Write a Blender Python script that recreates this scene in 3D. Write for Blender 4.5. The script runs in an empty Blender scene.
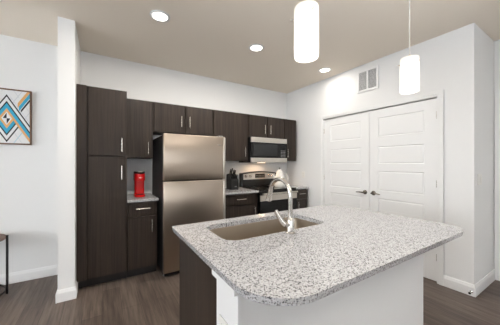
import bpy, bmesh, math, random
from mathutils import Vector, Matrix
random.seed(7)
PI = math.pi
scene = bpy.context.scene
C = scene.collection

# ------------------------------------------------------------------ camera, world, light, exposure
F_PX, YAW, CAM_H, CEIL = 235.0, math.radians(32.1), 1.33, 2.74
cam_d = bpy.data.cameras.new('camera')
cam = bpy.data.objects.new('camera', cam_d)
C.objects.link(cam)
cam.location = (0, 0, CAM_H)
cam.rotation_euler = (PI/2, 0, -YAW)
cam_d.sensor_width = 36.0
cam_d.lens = F_PX/500*36.0
cam_d.shift_y = 1.0/500
cam_d.clip_start = 0.02
scene.camera = cam

scene.view_settings.view_transform = 'Standard'
scene.view_settings.look = 'None'
scene.view_settings.gamma = 1.0
scene.view_settings.use_curve_mapping = False
scene.view_settings.exposure = 0.22

world = bpy.data.worlds.new('sky'); scene.world = world
world.use_nodes = True
wb = world.node_tree.nodes['Background']
wb.inputs[0].default_value = (0.86, 0.93, 1.0, 1)
wb.inputs[1].default_value = 1.0

def area(name, loc, rot, sx, sy, power, col=(1, 1, 1)):
    l = bpy.data.lights.new(name, 'AREA'); l.shape = 'RECTANGLE'
    l.size, l.size_y, l.energy, l.color = sx, sy, power, col
    o = bpy.data.objects.new(name, l); C.objects.link(o)
    o.location = loc; o.rotation_euler = rot
    return o
# daylight entering through the four window openings behind the camera (sky portals' worth of light)
DAY = (0.93, 0.97, 1.0)
WIN_REAR = [(-3.2, -1.8), (-0.7, 0.7), (3.36, 3.66)]      # x ranges of rear windows; narrow one added for its streak in the fridge
WIN_Z = (0.75, 2.35)
WIN_LEFT = (-1.6, 2.6)                                 # y range of left window
REAR_Y, LEFT_X, HALL_X = -4.2, -4.0, 3.82
for a, b in WIN_REAR:
    area('daylight', ((a+b)/2, REAR_Y-0.10, sum(WIN_Z)/2), (PI/2, 0, 0), b-a, WIN_Z[1]-WIN_Z[0], 23*(b-a), DAY)
area('daylight', (LEFT_X-0.10, sum(WIN_LEFT)/2, sum(WIN_Z)/2), (PI/2, 0, -PI/2), WIN_LEFT[1]-WIN_LEFT[0], WIN_Z[1]-WIN_Z[0], 150, DAY)

# added fill light, aimed up and back so that it bounces off the ceiling behind the camera
fl = bpy.data.lights.new('bounce_fill', 'SPOT'); fl.energy = 300; fl.color = (0.91, 0.97, 1.06); fl.spot_size = math.radians(130); fl.spot_blend = 0.8; fl.shadow_soft_size = 0.08
flo = bpy.data.objects.new('bounce_fill', fl); C.objects.link(flo); flo.location = (1.1, -1.25, 1.70)
flo.rotation_euler = (PI-0.35, 0, 0)

# ------------------------------------------------------------------ materials
def lin(r, g, b):
    f = lambda c: (c/255/12.92) if c/255 <= 0.04045 else ((c/255+0.055)/1.055)**2.4
    return (f(r), f(g), f(b), 1.0)

def mat(name, col, rough=0.5, metal=0.0, spec=0.5, bump=0.0, bump_scale=200.0, coat=0.0):
    m = bpy.data.materials.new(name); m.use_nodes = True
    nt = m.node_tree; b = nt.nodes['Principled BSDF']
    b.inputs['Base Color'].default_value = col
    b.inputs['Roughness'].default_value = rough
    b.inputs['Metallic'].default_value = metal
    b.inputs['Specular IOR Level'].default_value = spec
    b.inputs['Coat Weight'].default_value = coat
    if bump:
        tc = nt.nodes.new('ShaderNodeTexCoord')
        n = nt.nodes.new('ShaderNodeTexNoise'); n.inputs['Scale'].default_value = bump_scale; n.inputs['Detail'].default_value = 3
        bp = nt.nodes.new('ShaderNodeBump'); bp.inputs['Strength'].default_value = bump; bp.inputs['Distance'].default_value = 0.002
        nt.links.new(tc.outputs['Object'], n.inputs['Vector'])
        nt.links.new(n.outputs['Fac'], bp.inputs['Height']); nt.links.new(bp.outputs['Normal'], b.inputs['Normal'])
    return m

def ramp(nt, stops, interp='LINEAR'):
    r = nt.nodes.new('ShaderNodeValToRGB'); cr = r.color_ramp; cr.interpolation = interp
    while len(cr.elements) < len(stops): cr.elements.new(0.5)
    for e, (p, c) in zip(cr.elements, stops): e.position = p; e.color = c
    return r

def mix_col(nt, fac, a, b, blend='MIX'):
    n = nt.nodes.new('ShaderNodeMix'); n.data_type = 'RGBA'; n.blend_type = blend
    for sock, v in ((n.inputs[0], fac), (n.inputs[6], a), (n.inputs[7], b)):
        if hasattr(v, 'is_linked') or hasattr(v, 'links'): nt.links.new(v, sock)
        else: sock.default_value = v
    return n.outputs[2]

def wood_mat(name, dark, light, rough=0.42, axis='Z', spec=0.5):
    m = mat(name, dark, rough, spec=spec); nt = m.node_tree; b = nt.nodes['Principled BSDF']
    tc = nt.nodes.new('ShaderNodeTexCoord'); mp = nt.nodes.new('ShaderNodeMapping')
    s = {'Z': (75, 75, 2.2), 'X': (2.2, 75, 75)}[axis]; mp.inputs['Scale'].default_value = s
    n = nt.nodes.new('ShaderNodeTexNoise'); n.inputs['Scale'].default_value = 1.0; n.inputs['Detail'].default_value = 5; n.inputs['Roughness'].default_value = 0.6
    mp2 = nt.nodes.new('ShaderNodeMapping'); mp2.inputs['Scale'].default_value = tuple(v*0.2 for v in s)
    n2 = nt.nodes.new('ShaderNodeTexNoise'); n2.inputs['Scale'].default_value = 1.0; n2.inputs['Detail'].default_value = 2
    nt.links.new(tc.outputs['Object'], mp.inputs[0]); nt.links.new(mp.outputs[0], n.inputs[0])
    nt.links.new(tc.outputs['Object'], mp2.inputs[0]); nt.links.new(mp2.outputs[0], n2.inputs[0])
    r = ramp(nt, [(0.3, dark), (0.7, light)]); nt.links.new(n.outputs[0], r.inputs[0])
    r2 = ramp(nt, [(0.3, (0.8, 0.8, 0.8, 1)), (0.7, (1.12, 1.1, 1.08, 1))]); nt.links.new(n2.outputs[0], r2.inputs[0])
    nt.links.new(mix_col(nt, 1.0, r.outputs[0], r2.outputs[0], 'MULTIPLY'), b.inputs['Base Color'])
    return m

def floor_mat():
    m = mat('plank_floor', lin(80, 68, 60), 0.45, spec=0.35); nt = m.node_tree; b = nt.nodes['Principled BSDF']
    tc = nt.nodes.new('ShaderNodeTexCoord')
    mp = nt.nodes.new('ShaderNodeMapping'); mp.inputs['Rotation'].default_value = (0, 0, PI/2)
    br = nt.nodes.new('ShaderNodeTexBrick'); br.offset = 0.37; br.inputs['Scale'].default_value = 1.0
    br.inputs['Brick Width'].default_value = 1.22; br.inputs['Row Height'].default_value = 0.152
    br.inputs['Mortar Size'].default_value = 0.0012; br.inputs['Mortar Smooth'].default_value = 0.2; br.inputs['Bias'].default_value = 0.0
    br.inputs['Color1'].default_value = lin(88, 77, 70); br.inputs['Color2'].default_value = lin(107, 95, 87); br.inputs['Mortar'].default_value = lin(46, 38, 34)
    nt.links.new(tc.outputs['Object'], mp.inputs[0]); nt.links.new(mp.outputs[0], br.inputs[0])
    mg = nt.nodes.new('ShaderNodeMapping'); mg.inputs['Scale'].default_value = (38, 2.2, 1)
    g = nt.nodes.new('ShaderNodeTexNoise'); g.inputs['Scale'].default_value = 1; g.inputs['Detail'].default_value = 6; g.inputs['Roughness'].default_value = 0.62
    nt.links.new(tc.outputs['Object'], mg.inputs[0]); nt.links.new(mg.outputs[0], g.inputs[0])
    r = ramp(nt, [(0.3, (0.48, 0.46, 0.45, 1)), (0.7, (1.36, 1.35, 1.34, 1))]); nt.links.new(g.outputs[0], r.inputs[0])
    nt.links.new(mix_col(nt, 1.0, br.outputs[0], r.outputs[0], 'MULTIPLY'), b.inputs['Base Color'])
    bp = nt.nodes.new('ShaderNodeBump'); bp.inputs['Strength'].default_value = 0.15; bp.inputs['Distance'].default_value = 0.002
    nt.links.new(g.outputs[0], bp.inputs['Height']); nt.links.new(bp.outputs[0], b.inputs['Normal'])
    return m

def granite_mat():
    m = mat('granite', lin(190, 186, 182), 0.12); nt = m.node_tree; b = nt.nodes['Principled BSDF']
    tc = nt.nodes.new('ShaderNodeTexCoord')
    def vor(scale, off):
        mp = nt.nodes.new('ShaderNodeMapping'); mp.inputs['Location'].default_value = off
        v = nt.nodes.new('ShaderNodeTexVoronoi'); v.inputs['Scale'].default_value = scale
        nt.links.new(tc.outputs['Object'], mp.inputs[0]); nt.links.new(mp.outputs[0], v.inputs[0])
        return v
    v1 = vor(250, (0, 0, 0)); v2 = vor(190, (3, 1, 7)); v3 = vor(300, (9, 5, 2))
    sep = lambda v: nt.nodes.new('ShaderNodeSeparateColor')
    s1, s2, s3 = sep(v1), sep(v2), sep(v3)
    for s, v in ((s1, v1), (s2, v2), (s3, v3)): nt.links.new(v.outputs['Color'], s.inputs[0])
    base = ramp(nt, [(0.0, lin(184, 184, 186)), (0.35, lin(200, 200, 203)), (0.6, lin(188, 186, 187)), (0.78, lin(208, 208, 209))], 'CONSTANT')
    nt.links.new(s1.outputs[0], base.inputs[0])
    mid = ramp(nt, [(0.0, (0, 0, 0, 1)), (0.86, (1, 1, 1, 1))], 'CONSTANT'); nt.links.new(s2.outputs[0], mid.inputs[0])
    c1 = mix_col(nt, mid.outputs[0], base.outputs[0], lin(152, 149, 149))
    dk = ramp(nt, [(0.0, (0, 0, 0, 1)), (0.88, (1, 1, 1, 1))], 'CONSTANT'); nt.links.new(s3.outputs[1], dk.inputs[0])
    c2 = mix_col(nt, dk.outputs[0], c1, lin(76, 75, 77))
    d2 = ramp(nt, [(0.0, (0, 0, 0, 1)), (0.962, (1, 1, 1, 1))], 'CONSTANT'); nt.links.new(s2.outputs[2], d2.inputs[0])
    c3 = mix_col(nt, d2.outputs[0], c2, lin(68, 67, 70))
    nt.links.new(c3, b.inputs['Base Color'])
    return m

def steel_mat(name, col, rough=0.3, aniso=0.0):
    m = mat(name, col, rough, 1.0); nt = m.node_tree; b = nt.nodes['Principled BSDF']
    if aniso:
        b.inputs['Anisotropic'].default_value = aniso
        t = nt.nodes.new('ShaderNodeTangent'); t.direction_type = 'RADIAL'; t.axis = 'Z'
        nt.links.new(t.outputs[0], b.inputs['Tangent'])
        b.inputs['Anisotropic Rotation'].default_value = 0.0
    return m

def emit_mat(name, col, strength, base=(1, 1, 1, 1)):
    m = mat(name, base, 0.4); b = m.node_tree.nodes['Principled BSDF']
    b.inputs['Emission Color'].default_value = col; b.inputs['Emission Strength'].default_value = strength
    return m

M = dict(
    wall=mat('painted_wall', lin(234, 234, 234), 0.65, bump=0.05, bump_scale=160),
    ceiling=mat('painted_ceiling', lin(243, 232, 217), 0.8, bump=0.12, bump_scale=90),
    trim=mat('white_trim', lin(236, 236, 236), 0.35),
    floor=floor_mat(),
    wood=wood_mat('dark_laminate', lin(40, 32, 28), lin(62, 52, 45), 0.45, spec=0.3),
    kick=mat('toe_kick_black', lin(22, 19, 18), 0.6),
    granite=granite_mat(),
    steel=steel_mat('brushed_steel', lin(176, 162, 148), 0.33, 0.8),
    steel_plain=steel_mat('satin_steel', lin(200, 194, 186), 0.28),
    nickel=steel_mat('brushed_nickel', lin(214, 208, 200), 0.25),
    sink_steel=steel_mat('sink_steel', lin(152, 140, 126), 0.36),
    faucet=steel_mat('faucet_steel', lin(214, 210, 205), 0.14),
    chrome=steel_mat('chrome', lin(225, 225, 225), 0.07),
    bronze=steel_mat('dark_nickel', lin(120, 112, 104), 0.25),
    black=mat('black_enamel', lin(16, 16, 17), 0.3),
    black_matte=mat('black_plastic', lin(20, 20, 21), 0.5),
    black_glass=mat('black_glass', lin(8, 8, 9), 0.06, spec=0.35),
    window_glass=mat('microwave_window', lin(40, 41, 42), 0.15, spec=0.25),
    grey=mat('grey_plastic', lin(120, 120, 120), 0.5),
    white_plastic=mat('white_plastic', lin(236, 234, 230), 0.35),
    white_ceramic=mat('white_enamel', lin(232, 229, 224), 0.25),
    red=mat('red_plastic', lin(228, 12, 16), 0.3, coat=0.4),
    frame_wood=wood_mat('frame_walnut', lin(88, 60, 42), lin(122, 88, 62)),
    table_wood=wood_mat('table_walnut', lin(104, 78, 62), lin(140, 108, 88), axis='X'),
    a_white=mat('ink_white', lin(228, 229, 230), 0.7), a_black=mat('ink_black', lin(34, 33, 36), 0.7),
    a_blue=mat('ink_blue', lin(56, 168, 205), 0.7), a_tan=mat('ink_tan', lin(226, 172, 112), 0.7),
    a_grey=mat('ink_grey', lin(204, 208, 214), 0.7), a_pale=mat('ink_pale_blue', lin(170, 205, 220), 0.7),
    can_light=emit_mat('downlight_lens', (1.0, 0.93, 0.82, 1), 9.0),
    vent_dark=mat('vent_inside', lin(140, 140, 141), 0.6),
    clear=mat('clear_cord', lin(205, 200, 194), 0.3),
)
g = bpy.data.materials.new('window_pane'); g.use_nodes = True
gb = g.node_tree.nodes['Principled BSDF']; gb.inputs['Transmission Weight'].default_value = 1.0; gb.inputs['Roughness'].default_value = 0.0; gb.inputs['IOR'].default_value = 1.01
M['pane'] = g
sh = bpy.data.materials.new('opal_glass'); sh.use_nodes = True; nt = sh.node_tree
pb = nt.nodes['Principled BSDF']; pb.inputs['Base Color'].default_value = (0.9, 0.9, 0.89, 1); pb.inputs['Roughness'].default_value = 0.25
tb = nt.nodes.new('ShaderNodeBsdfTranslucent'); tb.inputs[0].default_value = (0.97, 0.96, 0.94, 1)
mx = nt.nodes.new('ShaderNodeMixShader'); mx.inputs[0].default_value = 0.6
nt.links.new(pb.outputs[0], mx.inputs[1]); nt.links.new(tb.outputs[0], mx.inputs[2]); nt.links.new(mx.outputs[0], nt.nodes['Material Output'].inputs[0])
M['shade'] = sh

# ------------------------------------------------------------------ mesh helpers
def box(bm, x0, x1, y0, y1, z0, z1, bev=0.0, seg=2):
    vs = [bm.verts.new((x, y, z)) for x in (x0, x1) for y in (y0, y1) for z in (z0, z1)]
    idx = [(0, 1, 3, 2), (4, 6, 7, 5), (0, 4, 5, 1), (2, 3, 7, 6), (0, 2, 6, 4), (1, 5, 7, 3)]
    fs = [bm.faces.new([vs[i] for i in f]) for f in idx]
    if bev:
        es = list({e for f in fs for e in f.edges})
        bmesh.ops.bevel(bm, geom=es, offset=bev, segments=seg, profile=0.5, affect='EDGES')
    return bm

def lathe(bm, prof, cx=0, cy=0, n=32, close=False, axis='Z', o=(0, 0, 0)):
    """profile of (r, h) swept round an axis through o"""
    rings = []
    for r, hh in prof:
        ring = []
        for k in range(n):
            a = 2*PI*k/n; u, v = r*math.cos(a), r*math.sin(a)
            p = {'Z': (u, v, hh), 'Y': (u, hh, v), 'X': (hh, u, v)}[axis]
            ring.append(bm.verts.new((p[0]+o[0]+cx, p[1]+o[1]+cy, p[2]+o[2])))
        rings.append(ring)
    for a, b in zip(rings, rings[1:]):
        for k in range(n):
            bm.faces.new((a[k], a[(k+1) % n], b[(k+1) % n], b[k]))
    if close:
        bm.faces.new(list(reversed(rings[0]))); bm.faces.new(rings[-1])
    return bm

def tube(bm, pts, rad, n=12):
    pts = [Vector(p) for p in pts]; rings = []
    rads = rad if isinstance(rad, (list, tuple)) else [rad]*len(pts)
    t0 = (pts[1]-pts[0]).normalized()
    up = Vector((0, 0, 1)) if abs(t0.z) < 0.9 else Vector((1, 0, 0))
    nrm = t0.cross(up).normalized()
    for i, p in enumerate(pts):
        t = (pts[min(i+1, len(pts)-1)]-pts[max(i-1, 0)]).normalized()
        nrm = (nrm-t*nrm.dot(t)).normalized(); bn = t.cross(nrm)
        rings.append([bm.verts.new(p+(nrm*math.cos(2*PI*k/n)+bn*math.sin(2*PI*k/n))*rads[i]) for k in range(n)])
    for a, b in zip(rings, rings[1:]):
        for k in range(n): bm.faces.new((a[k], a[(k+1) % n], b[(k+1) % n], b[k]))
    bm.faces.new(list(reversed(rings[0]))); bm.faces.new(rings[-1])
    return bm

def rrect(x0, x1, y0, y1, radii, seg=8):
    """counter-clockwise rounded rectangle, radii for corners (x0y0, x1y0, x1y1, x0y1)"""
    out = []
    for (cx, cy, sx, sy, a0), r in zip([(x0, y0, 1, 1, PI), (x1, y0, -1, 1, 1.5*PI), (x1, y1, -1, -1, 0), (x0, y1, 1, -1, 0.5*PI)], radii):
        for k in range(seg+1):
            a = a0+0.5*PI*k/seg
            out.append((cx+sx*r+r*math.cos(a), cy+sy*r+r*math.sin(a)))
    return out

def prism(bm, poly, z0, z1):
    """extrude a convex/concave polygon in z"""
    a = [bm.verts.new((x, y, z0)) for x, y in poly]; b = [bm.verts.new((x, y, z1)) for x, y in poly]
    n = len(poly)
    bm.faces.new(list(reversed(a))); bm.faces.new(b)
    for k in range(n): bm.faces.new((a[k], a[(k+1) % n], b[(k+1) % n], b[k]))
    return bm

def obj(name, bm, material, parent=None, smooth=False, bevel=0.0):
    bmesh.ops.remove_doubles(bm, verts=bm.verts, dist=1e-6)
    bmesh.ops.recalc_face_normals(bm, faces=bm.faces)
    me = bpy.data.meshes.new(name)
    o = bpy.data.objects.new(name, me); C.objects.link(o)
    if smooth:
        for f in bm.faces: f.smooth = True
        for e in bm.edges:
            if len(e.link_faces) == 2 and e.calc_face_angle(0) > math.radians(38): e.smooth = False
    # move the mesh so that its origin sits at the parent's origin
    if parent is not None:
        off, q = Vector((0, 0, 0)), parent
        while q is not None: off = off+Vector(q.location); q = q.parent
        bmesh.ops.translate(bm, verts=bm.verts, vec=-off)
        o.parent = parent
    bm.to_mesh(me); bm.free()
    for mm in (material if isinstance(material, (list, tuple)) else [material]): me.materials.append(mm)
    if bevel:
        md = o.modifiers.new('bevel', 'BEVEL'); md.width = bevel; md.segments = 2; md.limit_method = 'ANGLE'
    return o

def B(): return bmesh.new()
def thing(name, label, cat, loc, group=None):
    o = bpy.data.objects.new(name, None); C.objects.link(o); o.location = loc; o.empty_display_size = 0.1
    o['label'] = label; o['category'] = cat
    if group: o['group'] = group
    return o
def struct(name, bm, m, parent=None, **k):
    o = obj(name, bm, m, parent, **k)
    if parent is None: o['kind'] = 'structure'
    return o

# ------------------------------------------------------------------ the room shell
BACK_Y, RIGHT_X, RET_Y = 3.62, 3.15, 0.80
WX0, WX1 = LEFT_X-0.12, HALL_X+0.12
floor = struct('floor', box(B(), WX0, WX1, REAR_Y-0.12, BACK_Y+0.12, -0.08, 0), M['floor'])
struct('ceiling', box(B(), WX0, WX1, REAR_Y-0.12, BACK_Y+0.12, CEIL, CEIL+0.1), M['ceiling'])
struct('wall_back', box(B(), LEFT_X, WX1, BACK_Y, BACK_Y+0.12, 0, CEIL), M['wall'])
D0, D1, DM, DTOP = 1.105, 2.695, 1.90, 2.075     # closet double-door opening
b = B(); T = RIGHT_X+0.12
box(b, RIGHT_X, T, RET_Y, D0, 0, CEIL); box(b, RIGHT_X, T, D1, BACK_Y, 0, CEIL); box(b, RIGHT_X, T, D0, D1, DTOP, CEIL)
struct('wall_right', b, M['wall'])
struct('wall_return', box(B(), T, HALL_X+0.12, RET_Y, RET_Y+0.12, 0, CEIL), M['wall'])
struct('wall_closet', box(B(), HALL_X, WX1, RET_Y+0.12, BACK_Y, 0, CEIL), M['wall'])
H0, H1 = -0.10, 0.715                             # hall door opening (y)
b = B()
box(b, HALL_X, WX1, REAR_Y, H0, 0, CEIL); box(b, HALL_X, WX1, H1, RET_Y, 0, CEIL); box(b, HALL_X, WX1, H0, H1, DTOP, CEIL)
struct('wall_hall', b, M['wall'])
# rear wall with three window openings, left wall with one
b = B(); xs = [WX0]+[v for w in WIN_REAR for v in w]+[WX1]
for i in range(0, len(xs), 2): box(b, xs[i], xs[i+1], REAR_Y-0.12, REAR_Y, 0, CEIL)
for a, c in WIN_REAR: box(b, a, c, REAR_Y-0.12, REAR_Y, 0, WIN_Z[0]); box(b, a, c, REAR_Y-0.12, REAR_Y, WIN_Z[1], CEIL)
struct('wall_rear', b, M['wall'])
b = B(); y0, y1 = WIN_LEFT
box(b, WX0, LEFT_X, REAR_Y, y0, 0, CEIL); box(b, WX0, LEFT_X, y1, BACK_Y+0.12, 0, CEIL)
box(b, WX0, LEFT_X, y0, y1, 0, WIN_Z[0]); box(b, WX0, LEFT_X, y0, y1, WIN_Z[1], CEIL)
struct('wall_left', b, M['wall'])
# wing wall that ends the cabinet run
W0, W1, WY = -0.365, -0.232, 2.885
struct('wall_wing', box(B(), W0, W1, WY, BACK_Y, 0, CEIL), M['wall'])

def window(name, along, a, c, fixed, inward):
    """window unit set in an opening; along 'X' or 'Y'"""
    z0, z1 = WIN_Z; fb = B(); f = 0.05; d0, d1 = sorted((fixed-inward*0.05, fixed-inward*0.01))
    def bx(p0, p1, q0, q1):
        if along == 'X': box(fb, p0, p1, d0, d1, q0, q1, 0.003)
        else: box(fb, d0, d1, p0, p1, q0, q1, 0.003)
    bx(a, a+f, z0, z1); bx(c-f, c, z0, z1); bx(a+f, c-f, z0, z0+f); bx(a+f, c-f, z1-f, z1); bx(a+f, c-f, (z0+z1)/2-0.02, (z0+z1)/2+0.02)
    w = struct(name, fb, M['trim'])
    pb = B(); dm = (d0+d1)/2
    for q0, q1 in ((z0+f, (z0+z1)/2-0.02), ((z0+z1)/2+0.02, z1-f)):
        if along == 'X': box(pb, a+f, c-f, dm-0.003, dm+0.003, q0, q1)
        else: box(pb, dm-0.003, dm+0.003, a+f, c-f, q0, q1)
    obj('pane', pb, M['pane'], w)
for i, (a, c) in enumerate(WIN_REAR): window('window_%d' % (i+1), 'X', a, c, REAR_Y, 1)
window('window_4', 'Y', WIN_LEFT[0], WIN_LEFT[1], LEFT_X, 1)

# baseboards: profile swept along straight runs; nx, ny = direction the face looks
BBH = 0.115
def baseboard(name, *paths):
    """skirting profile swept along polylines, mitred at the corners; the room lies to the left of the path direction"""
    bm = B(); prof = [(0, 0), (0.014, 0), (0.014, BBH-0.03), (0.009, BBH-0.012), (0.006, BBH), (0, BBH)]; n = len(prof)
    for pts in paths:
        pts = [Vector(p) for p in pts]
        nr = [Vector((-(q-p).y, (q-p).x)).normalized() for p, q in zip(pts, pts[1:])]
        rings = []
        for k, p in enumerate(pts):
            a, c = nr[max(k-1, 0)], nr[min(k, len(nr)-1)]
            m = (a+c)/(1+a.dot(c))
            rings.append([bm.verts.new((p.x+m.x*d, p.y+m.y*d, z)) for d, z in prof])
        for a, c in zip(rings, rings[1:]):
            for k in range(n): bm.faces.new((a[k], c[k], c[(k+1) % n], a[(k+1) % n]))
        bm.faces.new(list(reversed(rings[0]))); bm.faces.new(rings[-1])
    return struct(name, bm, M['trim'])
baseboard('baseboard_back', [(W0-0.015, BACK_Y), (LEFT_X+0.015, BACK_Y)])
baseboard('baseboard_wing', [(W1, 3.02), (W1, WY), (W0, WY), (W0, BACK_Y)])
baseboard('baseboard_right', [(HALL_X, RET_Y), (RIGHT_X, RET_Y), (RIGHT_X, D0-0.06)], [(RIGHT_X, D1+0.06), (RIGHT_X, 3.02)])
baseboard('baseboard_hall', [(HALL_X, REAR_Y), (HALL_X, H0-0.06)])
baseboard('baseboard_rear', [(LEFT_X+0.015, REAR_Y), (HALL_X-0.015, REAR_Y)])
baseboard('baseboard_left', [(LEFT_X, BACK_Y), (LEFT_X, REAR_Y)])

# door casings (stepped profile) and doors
def casing(name, x, ya, yb, top, w=0.06, wa=None):
    bm = B(); wa = w if wa is None else wa
    for d, ins in ((0.012, 0.0), (0.018, 0.022)):
        box(bm, x-d, x, ya-w+0.0, ya-ins, 0, top+w, 0.002); box(bm, x-d, x, yb+ins, yb+wa, 0, top+w, 0.002)
        box(bm, x-d, x, ya-ins, yb+ins, top+ins, top+w, 0.002)
    # jamb lining
    box(bm, x, x+0.11, ya-0.001, ya+0.006, 0, top); box(bm, x, x+0.11, yb-0.006, yb+0.001, 0, top); box(bm, x, x+0.11, ya+0.006, yb-0.006, top-0.004, top+0.001)
    return struct(name, bm, M['trim'])
casing('trim_1', RIGHT_X, D0, D1, DTOP)
casing('trim_2', HALL_X, H0, H1, DTOP, wa=0.075)

PANELS = [(0.24, 0.49), (0.60, 0.86), (0.96, 1.228), (1.325, 1.56), (1.69, 1.95)]
def panel_door(name, x, ya, yb, z0, z1, stile=0.12):
    """moulded five-panel slab whose face looks to -X at x"""
    bm = B()
    ys = [ya, ya+stile, yb-stile, yb]; zs = [z0]+[v for p in PANELS for v in p]+[z1]
    grid = [[bm.verts.new((x, y, z)) for z in zs] for y in ys]
    pf = []
    for i in range(3):
        for j in range(len(zs)-1):
            f = bm.faces.new((grid[i][j], grid[i][j+1], grid[i+1][j+1], grid[i+1][j]))
            if i == 1 and j % 2 == 1: pf.append(f)
    bmesh.ops.recalc_face_normals(bm, faces=bm.faces)
    for f in bm.faces:
        if f.normal.x > 0: f.normal_flip()
    bmesh.ops.inset_individual(bm, faces=pf, thickness=0.012, depth=-0.009)
    bmesh.ops.inset_individual(bm, faces=pf, thickness=0.022, depth=0.006)
    # back and edges of the slab
    per = [e for e in bm.edges if len(e.link_faces) == 1]
    r = bmesh.ops.extrude_edge_only(bm, edges=per)
    nv = [v for v in r['geom'] if isinstance(v, bmesh.types.BMVert)]
    for v in nv: v.co.x = x+0.035
    bmesh.ops.contextual_create(bm, geom=[e for e in r['geom'] if isinstance(e, bmesh.types.BMEdge)])
    d = struct(name, bm, M['trim'])
    return d
def lever(door, x, y, z, s):
    """lever handle on a rosette; s = direction of the lever along y"""
    bm = B()
    lathe(bm, [(0.0001, -0.022), (0.018, -0.02), (0.03, -0.008), (0.032, 0.0), (0.0001, 0.001)], axis='X', o=(x, y, z), n=24)
    lathe(bm, [(0.0001, -0.056), (0.010, -0.055), (0.012, -0.02)], axis='X', o=(x, y, z), n=16)
    tube(bm, [(x-0.05, y-s*0.008, z), (x-0.052, y+s*0.03, z+0.002), (x-0.05, y+s*0.075, z), (x-0.044, y+s*0.112, z-0.004)], [0.011, 0.010, 0.008, 0.006], 10)
    h = obj('handle', bm, M['bronze'], door, smooth=True); h['label'] = 'dark nickel lever handle'
def hinges(door, x, y):
    for z in (0.28, 1.10, 1.87):
        bm = B(); lathe(bm, [(0.0001, z-0.04), (0.0045, z-0.04), (0.0045, z+0.04), (0.0001, z+0.041)], cx=x-0.004, cy=y, n=10)
        obj('hinge', bm, M['nickel'], door, smooth=True)
DX = RIGHT_X+0.012
d = panel_door('door_1', DX, DM+0.0025, D1-0.010, 0.012, DTOP-0.015); lever(d, DX, 1.962, 0.922, 1); hinges(d, DX, D1-0.008)
d = panel_door('door_2', DX, D0+0.010, DM-0.0025, 0.012, DTOP-0.015); lever(d, DX, 1.838, 0.922, -1); hinges(d, DX, D0+0.008)
d = panel_door('door_3', HALL_X+0.02, H0+0.007, H1-0.007, 0.012, DTOP-0.005); lever(d, HALL_X+0.02, H0+0.07, 0.95, 1)

# ------------------------------------------------------------------ kitchen cabinets
FR = 3.01      # front of base and pantry doors
UF = 3.285     # front of wall cabinet doors
DT = 0.019
def bar_handle(parent, x, z, y, length, vertical):
    bm = B(); r = 0.0055; off = 0.030
    if vertical:
        tube(bm, [(x, y-off, z-length/2), (x, y-off, z+length/2)], r, 10)
        for dz in (-length*0.33, length*0.33): tube(bm, [(x, y, z+dz), (x, y-off, z+dz)], r*0.8, 8)
    else:
        tube(bm, [(x-length/2, y-off, z), (x+length/2, y-off, z)], r, 10)
        for dx in (-length*0.33, length*0.33): tube(bm, [(x+dx, y, z), (x+dx, y-off, z)], r*0.8, 8)
    h = obj('handle', bm, M['nickel'], parent, smooth=True); h['label'] = 'brushed nickel bar handle'
    return h
def slab(parent, kind, x0, x1, z0, z1, yf, hx=None, hz=None, vertical=True, hl=0.15):
    """slab door or drawer front with its bar handle"""
    d = obj(kind, box(B(), x0, x1, yf, yf+DT, z0, z1, 0.0015), M['wood'], parent)
    if hx is not None: bar_handle(d, hx, hz, yf, hl, vertical)
    return d

CT = 0.914; CTH = 0.03      # worktop height and thickness
def carcass(parent, x0, x1, yf, z0, z1, yb=BACK_Y-0.003):
    obj('body', box(B(), x0, x1, yf+DT+0.001, yb, z0, z1, 0.001), M['wood'], parent)
def kick(parent, x0, x1, yf):
    obj('toe_kick', box(B(), x0, x1, yf+0.075, BACK_Y-0.01, 0, 0.0995), M['kick'], parent)

# pantry
p = thing('pantry_cabinet', 'tall dark laminate pantry cabinet with two stacked doors beside the white wing wall', 'cabinet', (0.0, 3.3, 0))
carcass(p, W1+0.003, 0.236, FR, 0.10, 2.155); kick(p, W1+0.02, 0.236, FR)
obj('filler_strip', box(B(), W1+0.003, -0.143, FR+0.002, FR+DT, 0.10, 2.155, 0.001), M['wood'], p)
slab(p, 'door', -0.126, 0.230, 1.420, 2.148, FR, 0.184, 1.538, hl=0.15)
slab(p, 'door', -0.126, 0.230, 0.108, 1.398, FR, 0.182, 1.228)
# wall cabinets
UTOP = 2.145
def wall_cab(label, x0, x1, z0, doors):
    p = thing('wall_cabinet', label, 'cabinet', ((x0+x1)/2, 3.45, z0), 'dark wall cabinets along the back wall')
    carcass(p, x0+0.001, x1-0.001, UF, z0, UTOP)
    for dx0, dx1, hx, hz in doors: slab(p, 'door', dx0, dx1, z0+0.012, UTOP-0.010, UF, hx, hz)
    return p
wall_cab('narrow dark wall cabinet above the red coffee maker', 0.237, 0.563, 1.397, [(0.252, 0.535, 0.500, 1.53)])
wall_cab('short two-door dark wall cabinet above the steel refrigerator', 0.563, 1.407, 1.745, [(0.578, 0.972, 0.928, 1.912), (0.998, 1.392, 1.044, 1.912)])
wall_cab('wide single-door dark wall cabinet between refrigerator and microwave, over the knife block', 1.407, 2.03, 1.370, [(1.422, 2.005, 1.958, 1.516)])
wall_cab('short two-door dark wall cabinet above the microwave', 2.03, 2.795, 1.770, [(2.045, 2.400, 2.352, 1.912), (2.425, 2.780, 2.470, 1.912)])
wall_cab('narrow rightmost dark wall cabinet, right of the microwave', 2.795, 3.10, 1.375, [(2.812, 3.085, 2.862, 1.516)])
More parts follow.
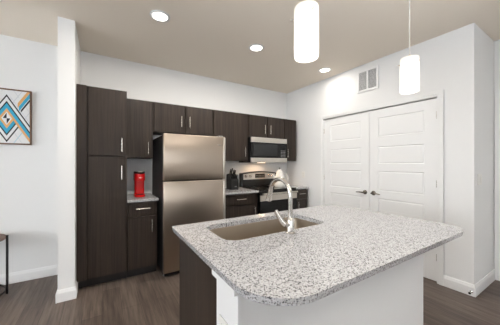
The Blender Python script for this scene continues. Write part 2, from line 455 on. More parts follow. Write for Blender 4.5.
# base cabinets
def base_cab(label, x0, x1, hx_door, left_fill=0):
    p = thing('base_cabinet', label, 'cabinet', ((x0+x1)/2, 3.3, 0), 'dark base cabinets along the back wall')
    carcass(p, x0, x1, FR, 0.10, CT-CTH-0.001); kick(p, x0, x1, FR)
    slab(p, 'drawer', x0+0.012, x1-0.012, 0.722, 0.868, FR, (x0+x1)/2, 0.803, False, 0.15)
    slab(p, 'door', x0+0.012, x1-0.012, 0.108, 0.706, FR, hx_door, 0.596)
    return p
base_cab('narrow dark base cabinet with one drawer and one door, left of the refrigerator', 0.237, 0.566, 0.500)
base_cab('dark base cabinet between the refrigerator and the range, under the knife block', 1.432, 2.030, 1.965)
base_cab('narrow dark base cabinet in the right corner, right of the range', 2.799, 3.10, 2.86)

def worktop(label, x0, x1):
    o = obj('worktop', box(B(), x0, x1, 2.985, BACK_Y-0.002, CT-CTH, CT, 0.004), M['granite'])
    o['label'] = label; o['category'] = 'worktop'; o['group'] = 'speckled granite worktops on the back run'
worktop('short speckled granite worktop under the red coffee maker', 0.237, 0.574)
worktop('speckled granite worktop holding the knife block, left of the range', 1.424, 2.030)
worktop('speckled granite worktop in the corner, right of the range', 2.799, 3.112)

# ------------------------------------------------------------------ refrigerator
fx0, fx1, fy = 0.592, 1.372, 2.80
p = thing('refrigerator', 'stainless steel top-freezer refrigerator with black sides between dark cabinets', 'refrigerator', ((fx0+fx1)/2, 3.2, 0))
obj('body', box(B(), fx0+0.004, fx1-0.004, fy+0.068, 3.56, 0.045, 1.665, 0.006), M['black_matte'], p)
def fridge_door(kind, z0, z1):
    bm = B(); box(bm, fx0, fx1, fy, fy+0.062, z0, z1, 0.007, 3)
    d = obj(kind, bm, M['steel'], p, smooth=True)
    hb = B(); box(hb, fx1-0.034, fx1-0.004, fy-0.016, fy+0.002, z0+0.012, z1-0.012, 0.006, 3)
    obj('handle', hb, M['steel_plain'], d, smooth=True)
    return d
fd = fridge_door('freezer_door', 1.132, 1.678)
obj('emblem', box(B(), 1.262, 1.318, fy-0.0015, fy+0.001, 1.566, 1.574), M['nickel'], fd)
fridge_door('refrigerator_door', 0.062, 1.118)
obj('kick_grille', box(B(), fx0+0.02, fx1-0.02, fy+0.05, fy+0.07, 0.012, 0.058), M['black_matte'], p)
for x in (fx0+0.03, fx1-0.03):
    for y in (fy+0.10, 3.5):
        obj('foot', lathe(B(), [(0.018, 0.0), (0.018, 0.012), (0.01, 0.014), (0.01, 0.05)], x, y, 12, True), M['grey'], p)
for x in (fx1-0.06,):
    obj('hinge_cover', box(B(), x-0.03, x+0.035, fy+0.015, fy+0.11, 1.6785, 1.694, 0.005), M['grey'], p)

# ------------------------------------------------------------------ range
rx0, rx1, ry = 2.034, 2.794, 2.975
p = thing('range', 'stainless and black electric range with glass cooktop set between the granite worktops', 'range', ((rx0+rx1)/2, 3.3, 0))
obj('body', box(B(), rx0, rx1, ry+0.04, 3.59, 0.02, 0.902, 0.003), M['black'], p)
ck = obj('cooktop', box(B(), rx0, rx1, ry-0.005, 3.50, 0.903, 0.920, 0.005), M['black_glass'], p)
for bx_, by_, br_ in ((2.22, 3.12, 0.10), (2.22, 3.37, 0.075), (2.61, 3.12, 0.075), (2.61, 3.37, 0.09)):
    obj('burner_ring', lathe(B(), [(br_-0.004, 0.9203), (br_, 0.9203)], bx_, by_, 40), M['grey'], ck)
# backguard: arched black frame with stainless control panel
bm = B(); pts = [(rx0, 0.92), (rx1, 0.92)]
top = [(rx1-(rx1-rx0)*k/16, 1.160+0.032*math.sin(PI*k/16)) for k in range(17)]
poly = pts+top
a = [bm.verts.new((x, 3.515, z)) for x, z in poly]; c = [bm.verts.new((x, 3.600, z)) for x, z in poly]; n = len(poly)
bm.faces.new(a); bm.faces.new(list(reversed(c)))
for k in range(n): bm.faces.new((a[k], a[(k+1) % n], c[(k+1) % n], c[k]))
bg = obj('backguard', bm, M['black'], p, bevel=0.006)
bm = B(); pts = [(rx0+0.035, 1.048), (rx1-0.035, 1.048)]
top = [(rx1-0.035-(rx1-rx0-0.07)*k/16, 1.142+0.026*math.sin(PI*k/16)) for k in range(17)]
poly = pts+top; a = [bm.verts.new((x, 3.509, z)) for x, z in poly]; c = [bm.verts.new((x, 3.516, z)) for x, z in poly]; n = len(poly)
bm.faces.new(a); bm.faces.new(list(reversed(c)))
for k in range(n): bm.faces.new((a[k], a[(k+1) % n], c[(k+1) % n], c[k]))
cp = obj('control_panel', bm, M['steel_plain'], p)
obj('display', box(B(), 2.31, 2.52, 3.505, 3.5095, 1.072, 1.146, 0.002), M['black_glass'], cp)
bm = B()
for i in range(6):
    for j in range(2): box(bm, 2.325+i*0.031, 2.345+i*0.031, 3.504, 3.506, 1.082+j*0.028, 1.092+j*0.028)
obj('keypad', bm, M['grey'], cp)
for kx in (2.115, 2.205, 2.625, 2.715):
    bm = B(); lathe(bm, [(0.0001, -0.030), (0.020, -0.030), (0.024, -0.004), (0.027, 0), (0.0001, 0.001)], axis='Y', o=(kx, 3.508, 1.108), n=20)
    box(bm, kx-0.004, kx+0.004, 3.508-0.036, 3.508-0.028, 1.090, 1.126, 0.001)
    obj('knob', bm, M['nickel'], cp, smooth=True)
# oven door: stainless band, dark glass, bar handle
od = obj('oven_door', box(B(), rx0+0.003, rx1-0.003, ry-0.018, ry+0.038, 0.215, 0.868, 0.004), M['black_glass'], p)
obj('front_rail', box(B(), rx0+0.003, rx1-0.003, ry, ry+0.039, 0.872, 0.9025, 0.002), M['black'], p)
obj('door_band', box(B(), rx0+0.003, rx1-0.003, ry-0.023, ry-0.017, 0.748, 0.838, 0.002), M['steel_plain'], od)
bm = B(); hy = ry-0.068
tube(bm, [(rx0+0.03, hy, 0.862), (rx1-0.03, hy, 0.862)], 0.013, 14)
for x in (rx0+0.06, rx1-0.06): box(bm, x-0.012, x+0.012, hy, ry-0.012, 0.852, 0.867, 0.003)
obj('handle', bm, M['steel_plain'], od, smooth=True)
dr = obj('storage_drawer', box(B(), rx0+0.003, rx1-0.003, ry-0.016, ry+0.038, 0.045, 0.208, 0.004), M['steel_plain'], p)
for x in (rx0+0.05, rx1-0.05):
    for y in (ry+0.1, 3.5): obj('foot', lathe(B(), [(0.02, 0), (0.02, 0.022)], x, y, 12, True), M['black_matte'], p)

# ------------------------------------------------------------------ over-the-range microwave
mx0, mx1, my = 2.034, 2.790, 3.205
mz0, mz1 = 1.347, 1.765
p = thing('microwave', 'stainless over-the-range microwave with black window mounted above the range', 'microwave', ((mx0+mx1)/2, 3.4, mz0))
obj('body', box(B(), mx0, mx1, my+0.032, BACK_Y-0.004, mz0, mz1, 0.003), M['black_matte'], p)
obj('top_band', box(B(), mx0, mx1, my, my+0.031, mz1-0.085, mz1-0.002, 0.003), M['steel_plain'], p)
obj('bottom_band', box(B(), mx0, mx1, my, my+0.031, mz0+0.002, mz0+0.078, 0.003), M['steel_plain'], p)
md = obj('door', box(B(), mx0, 2.615, my+0.002, my+0.031, mz0+0.0795, mz1-0.0865, 0.002), M['black_glass'], p)
obj('window', box(B(), mx0+0.045, 2.575, my+0.0005, my+0.003, mz0+0.108, mz1-0.112, 0.001), M['window_glass'], md)
cpn = obj('control_panel', box(B(), 2.617, mx1, my+0.002, my+0.031, mz0+0.0795, mz1-0.0865, 0.002), M['black_glass'], p)
obj('display', box(B(), 2.645, 2.765, my+0.0008, my+0.003, mz1-0.135, mz1-0.102), M['window_glass'], cpn)
bm = B()
for i in range(3):
    for j in range(5): box(bm, 2.650+i*0.038, 2.676+i*0.038, my+0.0008, my+0.003, mz0+0.094+j*0.026, mz0+0.106+j*0.026)
obj('keypad', bm, M['vent_dark'], cpn)
obj('lamp_lens', box(B(), 2.30, 2.42, 3.36, 3.42, mz0-0.004, mz0+0.001), emit_mat('cooktop_lamp', (1.0, 0.72, 0.45, 1), 6.0), p)
cl = area('cooktop_light', (2.36, 3.39, mz0-0.012), (0, 0, 0), 0.12, 0.06, 1.6, (1.0, 0.70, 0.45))

# ------------------------------------------------------------------ island
IX0, IX1, IY0, IY1 = 0.385, 2.005, 0.525, 1.595
SX0, SX1, SY0, SY1 = 0.563, 1.350, 1.110, 1.490
def island_top():
    bm = B(); out = rrect(IX0, IX1, IY0, IY1, (0.20, 0.14, 0.03, 0.02), 10); inn = rrect(SX0, SX1, SY0, SY1, (0.085,)*4, 8)
    es = []
    for loop in (out, inn):
        vs = [bm.verts.new((x, y, CT)) for x, y in loop]
        for k in range(len(vs)): es.append(bm.edges.new((vs[k], vs[(k+1) % len(vs)])))
    r = bmesh.ops.triangle_fill(bm, use_beauty=True, use_dissolve=False, edges=es)
    fs = list(bm.faces)
    ex = bmesh.ops.extrude_face_region(bm, geom=fs)
    for v in ex['geom']:
        if isinstance(v, bmesh.types.BMVert):
            v.co.z -= CTH
            # outer outline draws in towards the underside, sloped to make the edge darker
            if not (SX0-0.01 < v.co.x < SX1+0.01 and SY0-0.01 < v.co.y < SY1+0.01):
                v.co.x = 1.2+(v.co.x-1.2)*0.9925; v.co.y = 1.06+(v.co.y-1.06)*0.988
    return bm
o = obj('island_worktop', island_top(), M['granite'], bevel=0.004)
o['label'] = 'large speckled grey granite island worktop with rounded corners and a sink cut-out'; o['category'] = 'worktop'
# island base cabinet: hollow box of panels so the basin hangs free inside
PX0, PX1, PY0, PY1 = 0.420, 1.930, 0.760, 0.945
p = thing('island_cabinet', 'dark laminate island base cabinet under the granite top beside the white half wall', 'cabinet', (1.2, 1.25, 0))
ctop = CT-CTH-0.001
cx0, cx1, cy0, cy1 = 0.425, 1.925, PY1+0.002, 1.545
bm = B()
box(bm, cx0, cx0+0.018, cy0, cy1, 0.0, ctop, 0.001)
box(bm, cx1-0.018, cx1, cy0, cy1, 0.0, ctop, 0.001)
box(bm, cx0+0.018, cx1-0.018, cy0, cy0+0.012, 0.10, ctop); box(bm, cx0+0.018, cx1-0.018, cy0+0.012, cy1-0.003, 0.10, 0.118)
box(bm, cx0+0.018, cx1-0.018, cy1-0.02, cy1-0.003, 0.84, ctop)
obj('body', bm, M['wood'], p)
obj('toe_kick', box(B(), cx0+0.019, cx1-0.019, cy1-0.09, cy1-0.07, 0, 0.099), M['kick'], p)
nd = 4; w = (cx1-cx0-0.04)/nd
for k in range(nd):
    x0 = cx0+0.02+k*w
    d = obj('door', box(B(), x0+0.004, x0+w-0.004, cy1-0.002, cy1+DT-0.002, 0.108, 0.835, 0.0015), M['wood'], p)
    hx = x0+w-0.04 if k % 2 == 0 else x0+0.04
    bm = B(); tube(bm, [(hx, cy1+DT+0.028, 0.66), (hx, cy1+DT+0.028, 0.81)], 0.0055, 10)
    for z in (0.69, 0.78): tube(bm, [(hx, cy1+DT-0.003, z), (hx, cy1+DT+0.028, z)], 0.0045, 8)
    obj('handle', bm, M['nickel'], d, smooth=True)
# half wall behind the island cabinet with its white end trim
struct('wall_island', box(B(), PX0+0.012, PX1, PY0, PY1, 0, ctop), M['wall'])
bm = B()
box(bm, PX0, PX0+0.0125, PY0-0.006, PY1-0.001, 0, ctop-0.001, 0.0015)
box(bm, PX0-0.018, PX0+0.0, PY0-0.012, PY1+0.012, ctop-0.036, ctop-0.001, 0.004)
struct('trim_3', bm, M['trim'])
baseboard('baseboard_island', [(PX1, PY1), (PX1, PY0-0.001), (PX0, PY0-0.001), (PX0, PY1-0.001)])

# sink
p = thing('sink', 'rounded stainless steel undermount sink set in the granite island worktop', 'sink', ((SX0+SX1)/2, (SY0+SY1)/2, 0.70))
bm = B(); loops = []
zt = CT-CTH-0.0015
for ins, z, r in ((-0.016, zt, 0.10), (0.0, zt, 0.085), (0.004, zt-0.006, 0.082), (0.012, 0.735, 0.078), (0.022, 0.712, 0.07), (0.045, 0.702, 0.06)):
    loops.append([bm.verts.new((x, y, z)) for x, y in rrect(SX0+ins, SX1-ins, SY0+ins, SY1-ins, (r,)*4, 8)])
for a, c in zip(loops, loops[1:]):
    for k in range(len(a)): bm.faces.new((a[k], a[(k+1) % len(a)], c[(k+1) % len(a)], c[k]))
bm.faces.new(loops[-1])
bs = obj('basin', bm, M['sink_steel'], p, smooth=True)
md = bs.modifiers.new('solid', 'SOLIDIFY'); md.thickness = 0.0015; md.offset = 1
obj('drain', lathe(B(), [(0.0001, 0.700), (0.03, 0.700), (0.036, 0.7055), (0.045, 0.7045), (0.045, 0.698)], 0.955, 1.30, 24), M['chrome'], p, smooth=True)

# faucet
fxx, fyy = 0.949, 1.060
p = thing('faucet', 'shiny steel gooseneck faucet with side lever standing on the island worktop beside the sink', 'faucet', (fxx, fyy, CT))
bm = B(); lathe(bm, [(0.0001, CT+0.0005), (0.030, CT+0.0005), (0.030, CT+0.008), (0.0245, CT+0.012), (0.0245, CT+0.082), (0.020, CT+0.090), (0.0150, CT+0.096), (0.0001, CT+0.097)], fxx, fyy, 28)
obj('base', bm, M['faucet'], p, smooth=True)
R_ = 0.098; zc = 1.134
path = [(fxx, fyy, CT+0.09), (fxx, fyy, 1.06)]+[(fxx, fyy+R_-R_*math.cos(t), zc+R_*math.sin(t)) for t in [PI*k/18 for k in range(0, 18)]]
obj('spout', tube(B(), path, 0.0135, 16), M['faucet'], p, smooth=True)
bm = B(); tube(bm, [(fxx, fyy+2*R_-0.004, zc+0.024), (fxx, fyy+2*R_+0.003, zc+0.004), (fxx, fyy+2*R_+0.011, zc-0.022), (fxx, fyy+2*R_+0.020, zc-0.050), (fxx, fyy+2*R_+0.0215, zc-0.055)], [0.0145, 0.016, 0.0185, 0.021, 0.017], 18)
obj('spray_head', bm, M['faucet'], p, smooth=True)
bm = B()
tube(bm, [(fxx-0.015, fyy, CT+0.055), (fxx-0.046, fyy, CT+0.055)], 0.016, 16)
tube(bm, [(fxx-0.036, fyy+0.002, CT+0.058), (fxx-0.056, fyy+0.012, CT+0.078), (fxx-0.070, fyy+0.022, CT+0.108), (fxx-0.086, fyy+0.030, CT+0.138)], [0.018, 0.016, 0.0145, 0.0105], 12)
obj('lever', bm, M['faucet'], p, smooth=True)

# ------------------------------------------------------------------ small things on the worktops
# red single-serve coffee maker
kx, ky = 0.392, 3.235
p = thing('coffee_maker', 'red single-serve coffee maker with black top on the short worktop beside the pantry', 'coffee maker', (kx, ky, CT))
bm = B(); prism(bm, rrect(kx-0.060, kx+0.060, ky-0.085, ky+0.10, (0.05, 0.05, 0.02, 0.02), 8), CT+0.001, CT+0.032); obj('base', bm, M['red'], p, bevel=0.006)
bm = B(); prism(bm, rrect(kx-0.055, kx+0.055, ky-0.030, ky+0.098, (0.03, 0.03, 0.02, 0.02), 8), CT+0.032, CT+0.200); obj('column', bm, M['red'], p, bevel=0.004)
bm = B(); prism(bm, rrect(kx-0.060, kx+0.060, ky-0.085, ky+0.10, (0.05, 0.05, 0.02, 0.02), 8), CT+0.200, CT+0.290); hd = obj('brew_head', bm, M['red'], p, bevel=0.006)
bm = B(); prism(bm, rrect(kx-0.059, kx+0.059, ky-0.083, ky+0.098, (0.05, 0.05, 0.02, 0.02), 8), CT+0.290, CT+0.316); ld = obj('lid', bm, M['black_matte'], p, bevel=0.006)
ld['label'] = 'black lid of the coffee maker'
bm = B(); tube(bm, [(kx-0.035, ky-0.075, CT+0.312), (kx-0.025, ky-0.094, CT+0.313), (kx+0.025, ky-0.094, CT+0.313), (kx+0.035, ky-0.075, CT+0.312)], 0.006, 10); obj('lid_handle', bm, M['nickel'], ld, smooth=True)
obj('emblem', box(B(), kx-0.018, kx+0.018, ky-0.0862, ky-0.083, CT+0.238, CT+0.243), M['nickel'], hd)
bm = B(); prism(bm, rrect(kx-0.042, kx+0.042, ky-0.078, ky-0.036, (0.03, 0.03, 0.01, 0.01), 6), CT+0.032, CT+0.038); obj('drip_tray', bm, M['black_matte'], p)

# knife block
bx0, by = 1.775, 3.36
p = thing('knife_block', 'black knife block full of black-handled knives on the worktop beside the refrigerator', 'knife block', (bx0, by, CT))
bm = B()
prof = [(by-0.085, CT+0.001), (by+0.085, CT+0.001), (by+0.085, CT+0.235), (by+0.035, CT+0.255), (by-0.085, CT+0.150)]
a = [bm.verts.new((bx0-0.068, y, z)) for y, z in prof]; c = [bm.verts.new((bx0+0.068, y, z)) for y, z in prof]
bm.faces.new(a); bm.faces.new(list(reversed(c)))
for k in range(5): bm.faces.new((a[k], a[(k+1) % 5], c[(k+1) % 5], c[k]))
bl = obj('block', bm, M['black_matte'], p, bevel=0.004)
obj('emblem', box(B(), bx0-0.006, bx0+0.030, by-0.0862, by-0.0848, CT+0.045, CT+0.058), M['grey'], bl)
dirv = Vector((0, -0.42, 0.9)).normalized()
for i, (dx, ty, ln) in enumerate([(-0.045, 0.015, 0.11), (-0.015, 0.02, 0.12), (0.015, 0.015, 0.10), (0.045, 0.02, 0.085), (-0.040, -0.045, 0.085), (-0.012, -0.045, 0.075), (0.016, -0.045, 0.08), (0.044, -0.045, 0.07)]):
    z = CT+0.255+(ty-0.035)*(0.105/0.12)
    s = Vector((bx0+dx, by+ty, z-0.012))
    kn = thing('knife', 'black-handled knife standing in the black knife block by the refrigerator', 'knife', s, 'knives in the black knife block')
    bm = B(); tube(bm, [s, s+dirv*ln*0.5, s+dirv*ln], [0.0095, 0.0115, 0.010], 8)
    obj('handle', bm, M['black'], kn, smooth=True)

# white kettle on the rear right burner
tx, ty = 2.655, 3.245; z0 = 0.921
p = thing('kettle', 'tall white kettle with lid knob standing on the black cooktop', 'kettle', (tx, ty, z0))
bm = B(); lathe(bm, [(0.0001, z0), (0.090, z0), (0.096, z0+0.012), (0.095, z0+0.06), (0.087, z0+0.117), (0.073, z0+0.19), (0.059, z0+0.248), (0.0001, z0+0.250)], tx, ty, 36)
obj('body', bm, M['white_ceramic'], p, smooth=True)
bm = B(); lathe(bm, [(0.0001, z0+0.2505), (0.058, z0+0.2505), (0.056, z0+0.260), (0.034, z0+0.292), (0.012, z0+0.303), (0.0001, z0+0.304)], tx, ty, 32); ld = obj('lid', bm, M['white_ceramic'], p, smooth=True)
bm = B(); lathe(bm, [(0.007, z0+0.302), (0.007, z0+0.310), (0.014, z0+0.318), (0.012, z0+0.334), (0.0001, z0+0.338)], tx, ty, 20); kb = obj('knob', bm, M['grey'], ld, smooth=True); kb['label'] = 'grey lid knob'
bm = B(); tube(bm, [(tx+0.056, ty-0.022, z0+0.215), (tx+0.105, ty-0.042, z0+0.225), (tx+0.142, ty-0.055, z0+0.17), (tx+0.135, ty-0.052, z0+0.09), (tx+0.095, ty-0.035, z0+0.055)], 0.010, 12); h = obj('handle', bm, M['white_ceramic'], p, smooth=True)
bm = B(); tube(bm, [(tx-0.085, ty+0.02, z0+0.15), (tx-0.115, ty+0.028, z0+0.19), (tx-0.13, ty+0.032, z0+0.225)], [0.024, 0.015, 0.011], 12); obj('spout', bm, M['white_ceramic'], p, smooth=True)

# ------------------------------------------------------------------ wall and ceiling fittings
# air return grille on the right wall
va, vb, vz0, vz1 = 1.755, 2.072, 2.345, 2.660
p = thing('air_vent', 'white two-section louvred air vent high on the right wall above the double doors', 'vent', (RIGHT_X, (va+vb)/2, (vz0+vz1)/2))
bm = B(); x0, x1 = RIGHT_X-0.014, RIGHT_X-0.001; f = 0.030; vm = (va+vb)/2
box(bm, x0, x1, va, va+f, vz0, vz1, 0.002); box(bm, x0, x1, vb-f, vb, vz0, vz1, 0.002)
box(bm, x0, x1, va+f, vb-f, vz0, vz0+f, 0.002); box(bm, x0, x1, va+f, vb-f, vz1-f, vz1, 0.002); box(bm, x0, x1, vm-0.012, vm+0.012, vz0+f, vz1-f, 0.002)
obj('frame', bm, M['trim'], p)
for ya, yb in ((va+f, vm-0.012), (vm+0.012, vb-f)):
    bm = B(); ns = 16; hgt = (vz1-vz0-2*f)/ns
    for k in range(ns):
        z = vz0+f+k*hgt
        vs = [bm.verts.new(v) for v in ((x0+0.003, ya, z+hgt*0.10), (x0+0.003, yb, z+hgt*0.10), (x1-0.002, yb, z+hgt*0.6), (x1-0.002, ya, z+hgt*0.6))]
        vt = [bm.verts.new((v.co.x, v.co.y, v.co.z+0.0015)) for v in vs]
        bm.faces.new(vs); bm.faces.new(list(reversed(vt)))
        for q in range(4): bm.faces.new((vs[q], vs[(q+1) % 4], vt[(q+1) % 4], vt[q]))
    obj('louvres', bm, M['trim'], p)
obj('backing', box(B(), x1-0.0015, x1+0.0005, va+f, vb-f, vz0+f, vz1-f), M['vent_dark'], p)

def outlet(label, face, u, v, w, z, kind='outlet'):
    """wall plate: face 'X-' looks to -X at x=u (y=v); 'Y-' looks to -Y at y=v (x=u)"""
    p = thing('wall_outlet' if kind == 'outlet' else 'light_switch', label, kind, (u, v, z))
    def bx(bm, a0, a1, d0, d1, q0, q1, bev=0.001):
        if face == 'X-': box(bm, u-d1, u-d0, v+a0, v+a1, z+q0, z+q1, bev)
        else: box(bm, u+a0, u+a1, v-d1, v-d0, z+q0, z+q1, bev)
        return bm
    obj('plate', bx(B(), -w/2, w/2, 0.0005, 0.006, -0.058, 0.058, 0.002), M['white_plastic'], p)
    if kind == 'outlet':
        for s in (-1, 1):
            rc = obj('receptacle', bx(B(), -0.017, 0.017, 0.0055, 0.008, s*0.021-0.014, s*0.021+0.014), M['white_plastic'], p)
            bm = B(); bx(bm, -0.008, -0.006, 0.0078, 0.0084, s*0.021-0.004, s*0.021+0.007, 0); bx(bm, 0.006, 0.008, 0.0078, 0.0084, s*0.021-0.004, s*0.021+0.006, 0)
            obj('slots', bm, M['grey'], rc)
    else:
        for a in ((-0.023, 0.023) if w > 0.1 else (0,)):
            obj('rocker', bx(B(), a-0.016, a+0.016, 0.0055, 0.0095, -0.033, 0.033, 0.002), M['white_plastic'], p)
outlet('white wall outlet on the right wall above the corner worktop', 'X-', RIGHT_X, 3.16, 0.075, 1.125)
outlet('white outlet on the end of the island half wall', 'X-', PX0, 0.868, 0.075, 0.640)
outlet('white light switch plate on the narrow return wall near the hall door', 'Y-', 3.305, RET_Y, 0.118, 1.165, 'light switch')

# door stop on the baseboard by the outer corner
p = thing('door_stop', 'small chrome door stop with dark tip on the baseboard at the wall corner', 'door stop', (RIGHT_X-0.0145, RET_Y+0.016, 0.046))
bm = B(); lathe(bm, [(0.0001, 0.0), (0.013, 0.0), (0.013, -0.006), (0.005, -0.009), (0.005, -0.05), (0.0001, -0.0505)], axis='X', o=(RIGHT_X-0.0146, RET_Y+0.016, 0.046), n=16); obj('stem', bm, M['chrome'], p, smooth=True)
bm = B(); lathe(bm, [(0.0001, -0.0506), (0.010, -0.0506), (0.011, -0.06), (0.008, -0.066), (0.0001, -0.067)], axis='X', o=(RIGHT_X-0.0146, RET_Y+0.016, 0.046), n=16); tp = obj('tip', bm, M['black_matte'], p, smooth=True)
tp['label'] = 'black rubber tip'

# recessed ceiling downlights
CANS = [(0.464, 2.36, 'recessed ceiling downlight nearest the wing wall, leftmost of the three'), (1.585, 2.38, 'recessed ceiling downlight in the middle of the row of three'), (2.835, 2.40, 'recessed ceiling downlight nearest the right wall and air vent')]
for (x, y, lb), pw in zip(CANS, (14, 18, 3)):
    p = thing('ceiling_downlight', lb, 'ceiling light', (x, y, CEIL), 'recessed ceiling downlights')
    obj('trim_ring', lathe(B(), [(0.092, CEIL-0.0005), (0.090, CEIL-0.006), (0.070, CEIL-0.010), (0.066, CEIL-0.004), (0.066, CEIL-0.0005)], x, y, 36), M['trim'], p, smooth=True)
    obj('lens', lathe(B(), [(0.0001, CEIL-0.0055), (0.040, CEIL-0.0055), (0.0655, CEIL-0.003)], x, y, 36), M['can_light'], p, smooth=True)
    l = bpy.data.lights.new('downlight', 'AREA'); l.shape = 'DISK'; l.size = 0.12; l.energy = pw; l.color = (1.0, 0.95, 0.87); l.spread = PI
    lo = bpy.data.objects.new('downlight', l); C.objects.link(lo); lo.location = (x, y, CEIL-0.016)

# pendants over the island
for x, lb in ((0.766, 'opal glass cylinder pendant hanging nearest the camera, left of the pair over the island'), (1.706, 'opal glass cylinder pendant hanging over the far right end of the island')):
    y = 0.75; zb, zt = 1.797, 2.020; r = 0.053
    p = thing('pendant_light', lb, 'pendant light', (x, y, zb), 'glass cylinder pendants over the island')
    bm = B(); prof = [(r-0.004, zb+0.002), (r-0.002, zb), (r, zb+0.002), (r, zt-0.003), (r-0.001, zt-0.001), (r-0.003, zt), (0.010, zt), (0.010, zt-0.004), (r-0.005, zt-0.004), (r-0.004, zt-0.006), (r-0.004, zb+0.002)]
    sh = obj('glass_shade', lathe(bm, prof, x, y, 40), M['shade'], p, smooth=True)
    bl_ = bpy.data.lights.new('pendant_bulb', 'POINT'); bl_.energy = 0.7; bl_.color = (1.0, 0.96, 0.90); bl_.shadow_soft_size = 0.028
    blo = bpy.data.objects.new('pendant_bulb', bl_); C.objects.link(blo); blo.location = (x, y, zb+0.045)
    obj('bulb', lathe(B(), [(0.0001, zb+0.085), (0.018, zb+0.092), (0.024, zb+0.11), (0.020, zb+0.135), (0.014, zb+0.17)], x, y, 20), M['can_light'], p, smooth=True)
    obj('socket', lathe(B(), [(0.0001, zb+0.165), (0.018, zb+0.165), (0.018, zt-0.006), (0.0095, zt-0.003), (0.0095, zt+0.018), (0.004, zt+0.026), (0.0001, zt+0.027)], x, y, 20), M['nickel'], p, smooth=True)
    for k in range(3):
        a = math.radians(-110+120*k); bm = B()
        tube(bm, [(x+(r-0.002)*math.cos(a), y+(r-0.002)*math.sin(a), zt-0.040), (x+(r+0.016)*math.cos(a), y+(r+0.016)*math.sin(a), zt-0.040)], 0.0035, 8)
        obj('thumb_screw', bm, M['nickel'], p, smooth=True)
    obj('cord', tube(B(), [(x, y, zt+0.02), (x, y, CEIL-0.02)], 0.003, 8), M['clear'], p, smooth=True)
    obj('canopy', lathe(B(), [(0.0001, CEIL-0.024), (0.02, CEIL-0.024), (0.058, CEIL-0.010), (0.062, CEIL-0.0005), (0.0001, CEIL-0.0003)], x, y, 32), M['nickel'], p, smooth=True)

# ------------------------------------------------------------------ framed art on the far left wall
ax0, ax1, az0, az1 = -1.300, -0.686, 1.540, 2.150
ay = BACK_Y-0.003
p = thing('framed_art', 'square framed print of blue, tan and black diamonds on the far left wall', 'picture', ((ax0+ax1)/2, ay, (az0+az1)/2))
bm = B(); f = 0.014
box(bm, ax0, ax0+f, ay-0.036, ay, az0, az1, 0.001); box(bm, ax1-f, ax1, ay-0.036, ay, az0, az1, 0.001)
box(bm, ax0+f, ax1-f, ay-0.036, ay, az0, az0+f, 0.001); box(bm, ax0+f, ax1-f, ay-0.036, ay, az1-f, az1, 0.001)
obj('frame', bm, M['frame_wood'], p)
mats = [M[k] for k in ('a_white', 'a_black', 'a_blue', 'a_tan', 'a_grey', 'a_pale')]
bm = B(); box(bm, ax0+f, ax1-f, ay-0.028, ay-0.001, az0+f, az1-f)
R0, R1, Q0, Q1 = ax0+f, ax1-f, az0+f, az1-f
def clip(poly, a, b_, c):      # keep a*x+b*z<=c
    out = []
    for i in range(len(poly)):
        P, Q = poly[i], poly[(i+1) % len(poly)]; dp, dq = a*P[0]+b_*P[1]-c, a*Q[0]+b_*Q[1]-c
        if dp <= 0: out.append(P)
        if dp*dq < 0: t = dp/(dp-dq); out.append((P[0]+(Q[0]-P[0])*t, P[1]+(Q[1]-P[1])*t))
    return out
lay = [0]
def paint(poly, mi):
    for a, b_, c in ((1, 0, R1), (-1, 0, -R0), (0, 1, Q1), (0, -1, -Q0)):
        if len(poly) >= 3: poly = clip(poly, a, b_, c)
    if len(poly) < 3: return
    lay[0] += 1; yy = ay-0.0282-0.00006*lay[0]
    fc = bm.faces.new([bm.verts.new((x, yy, z)) for x, z in poly]); fc.material_index = mi
K = 1.75
def diamond(cx, cz, hgt, mi): paint([(cx-hgt/K, cz), (cx, cz-hgt), (cx+hgt/K, cz), (cx, cz+hgt)], mi)
def stroke(x0, z0, dx, ln, wz, mi, s):   # parallelogram strip of vertical width wz, slope s
    paint([(x0, z0), (x0+dx*ln, z0+s*ln), (x0+dx*ln, z0+s*ln+wz), (x0, z0+wz)], mi)
cz = 1.825
for i, z in enumerate((1.62, 1.74, 1.96, 2.08)):                    # pale hatching at the right side
    stroke(-0.86, z-0.12, 1, 0.25, 0.012, 4 if i % 2 else 5, K); stroke(-0.86, z+0.10, 1, 0.25, 0.010, 4, -K)
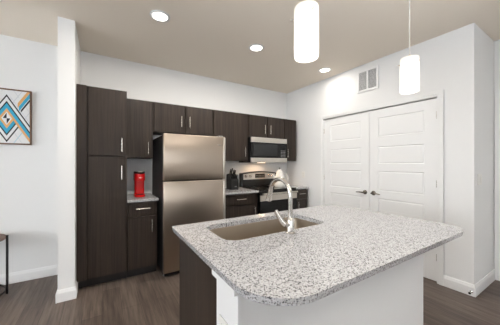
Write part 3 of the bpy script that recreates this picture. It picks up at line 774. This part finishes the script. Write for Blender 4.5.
for sgn, ccx in ((1, -0.888), (1, -1.174)):
    diamond(ccx, cz, 0.262, 1); diamond(ccx, cz, 0.238, 0)
    diamond(ccx, cz, 0.190, 1); diamond(ccx, cz, 0.168, 2); diamond(ccx, cz, 0.112, 3); diamond(ccx, cz, 0.074, 0)
    for a, c in (((0, 0.062), (-0.025, 0.0)), ((0, -0.062), (0.025, 0.0))):
        paint([(ccx, cz), (ccx+a[0], cz+a[1]), (ccx+c[0]*1.2, cz+c[1])], 1)
# long arms falling to the right edge
stroke(-0.888+0.02, cz+0.262-0.024-0.02*K, 1, 0.3, 0.024, 1, -K); stroke(-0.888+0.04, cz+0.238-0.048-0.04*K, 1, 0.3, 0.048, 0, -K)
stroke(-0.888+0.04, cz+0.190-0.022-0.04*K, 1, 0.3, 0.022, 1, -K); stroke(-0.888+0.04, cz+0.168-0.056-0.04*K, 1, 0.3, 0.056, 2, -K)
stroke(-0.888+0.04, cz+0.112-0.040-0.04*K, 1, 0.3, 0.040, 3, -K)
# stripes rising in the upper right corner
stroke(-0.775, cz+0.07, 1, 0.2, 0.030, 1, K); stroke(-0.79, cz+0.085, 1, 0.2, 0.055, 2, K); stroke(-0.80, cz+0.125, 1, 0.2, 0.05, 3, K); stroke(-0.81, cz+0.16, 1, 0.2, 0.04, 0, K)
cv = obj('canvas', bm, mats, p)

# ------------------------------------------------------------------ round side table at the far left
tx, ty, tr, th = -1.085, 3.335, 0.252, 0.585
p = thing('side_table', 'round wooden side table with thin black metal legs by the far left wall', 'table', (tx, ty, 0))
obj('tabletop', lathe(B(), [(0.0001, th-0.022), (tr-0.002, th-0.022), (tr, th-0.020), (tr, th-0.002), (tr-0.002, th), (0.0001, th)], tx, ty, 64), M['table_wood'], p, smooth=True)
for k in range(4):
    a = PI/2*k+math.radians(4); bm = B()
    x, y = tx+(tr+0.008)*math.cos(a), ty+(tr+0.008)*math.sin(a)
    box(bm, x-0.009, x+0.009, y-0.009, y+0.009, 0, th+0.014, 0.002); obj('leg', bm, M['black'], p)
bm = B(); ring = [(tx+(tr-0.004)*math.cos(2*PI*k/48), ty+(tr-0.004)*math.sin(2*PI*k/48)) for k in range(48)]
lathe(bm, [(tr-0.010, 0.03), (tr-0.001, 0.03), (tr-0.001, 0.048), (tr-0.010, 0.048), (tr-0.010, 0.03)], tx, ty, 48); obj('stretcher', bm, M['black'], p, smooth=True)
bpy.context.view_layer.update()
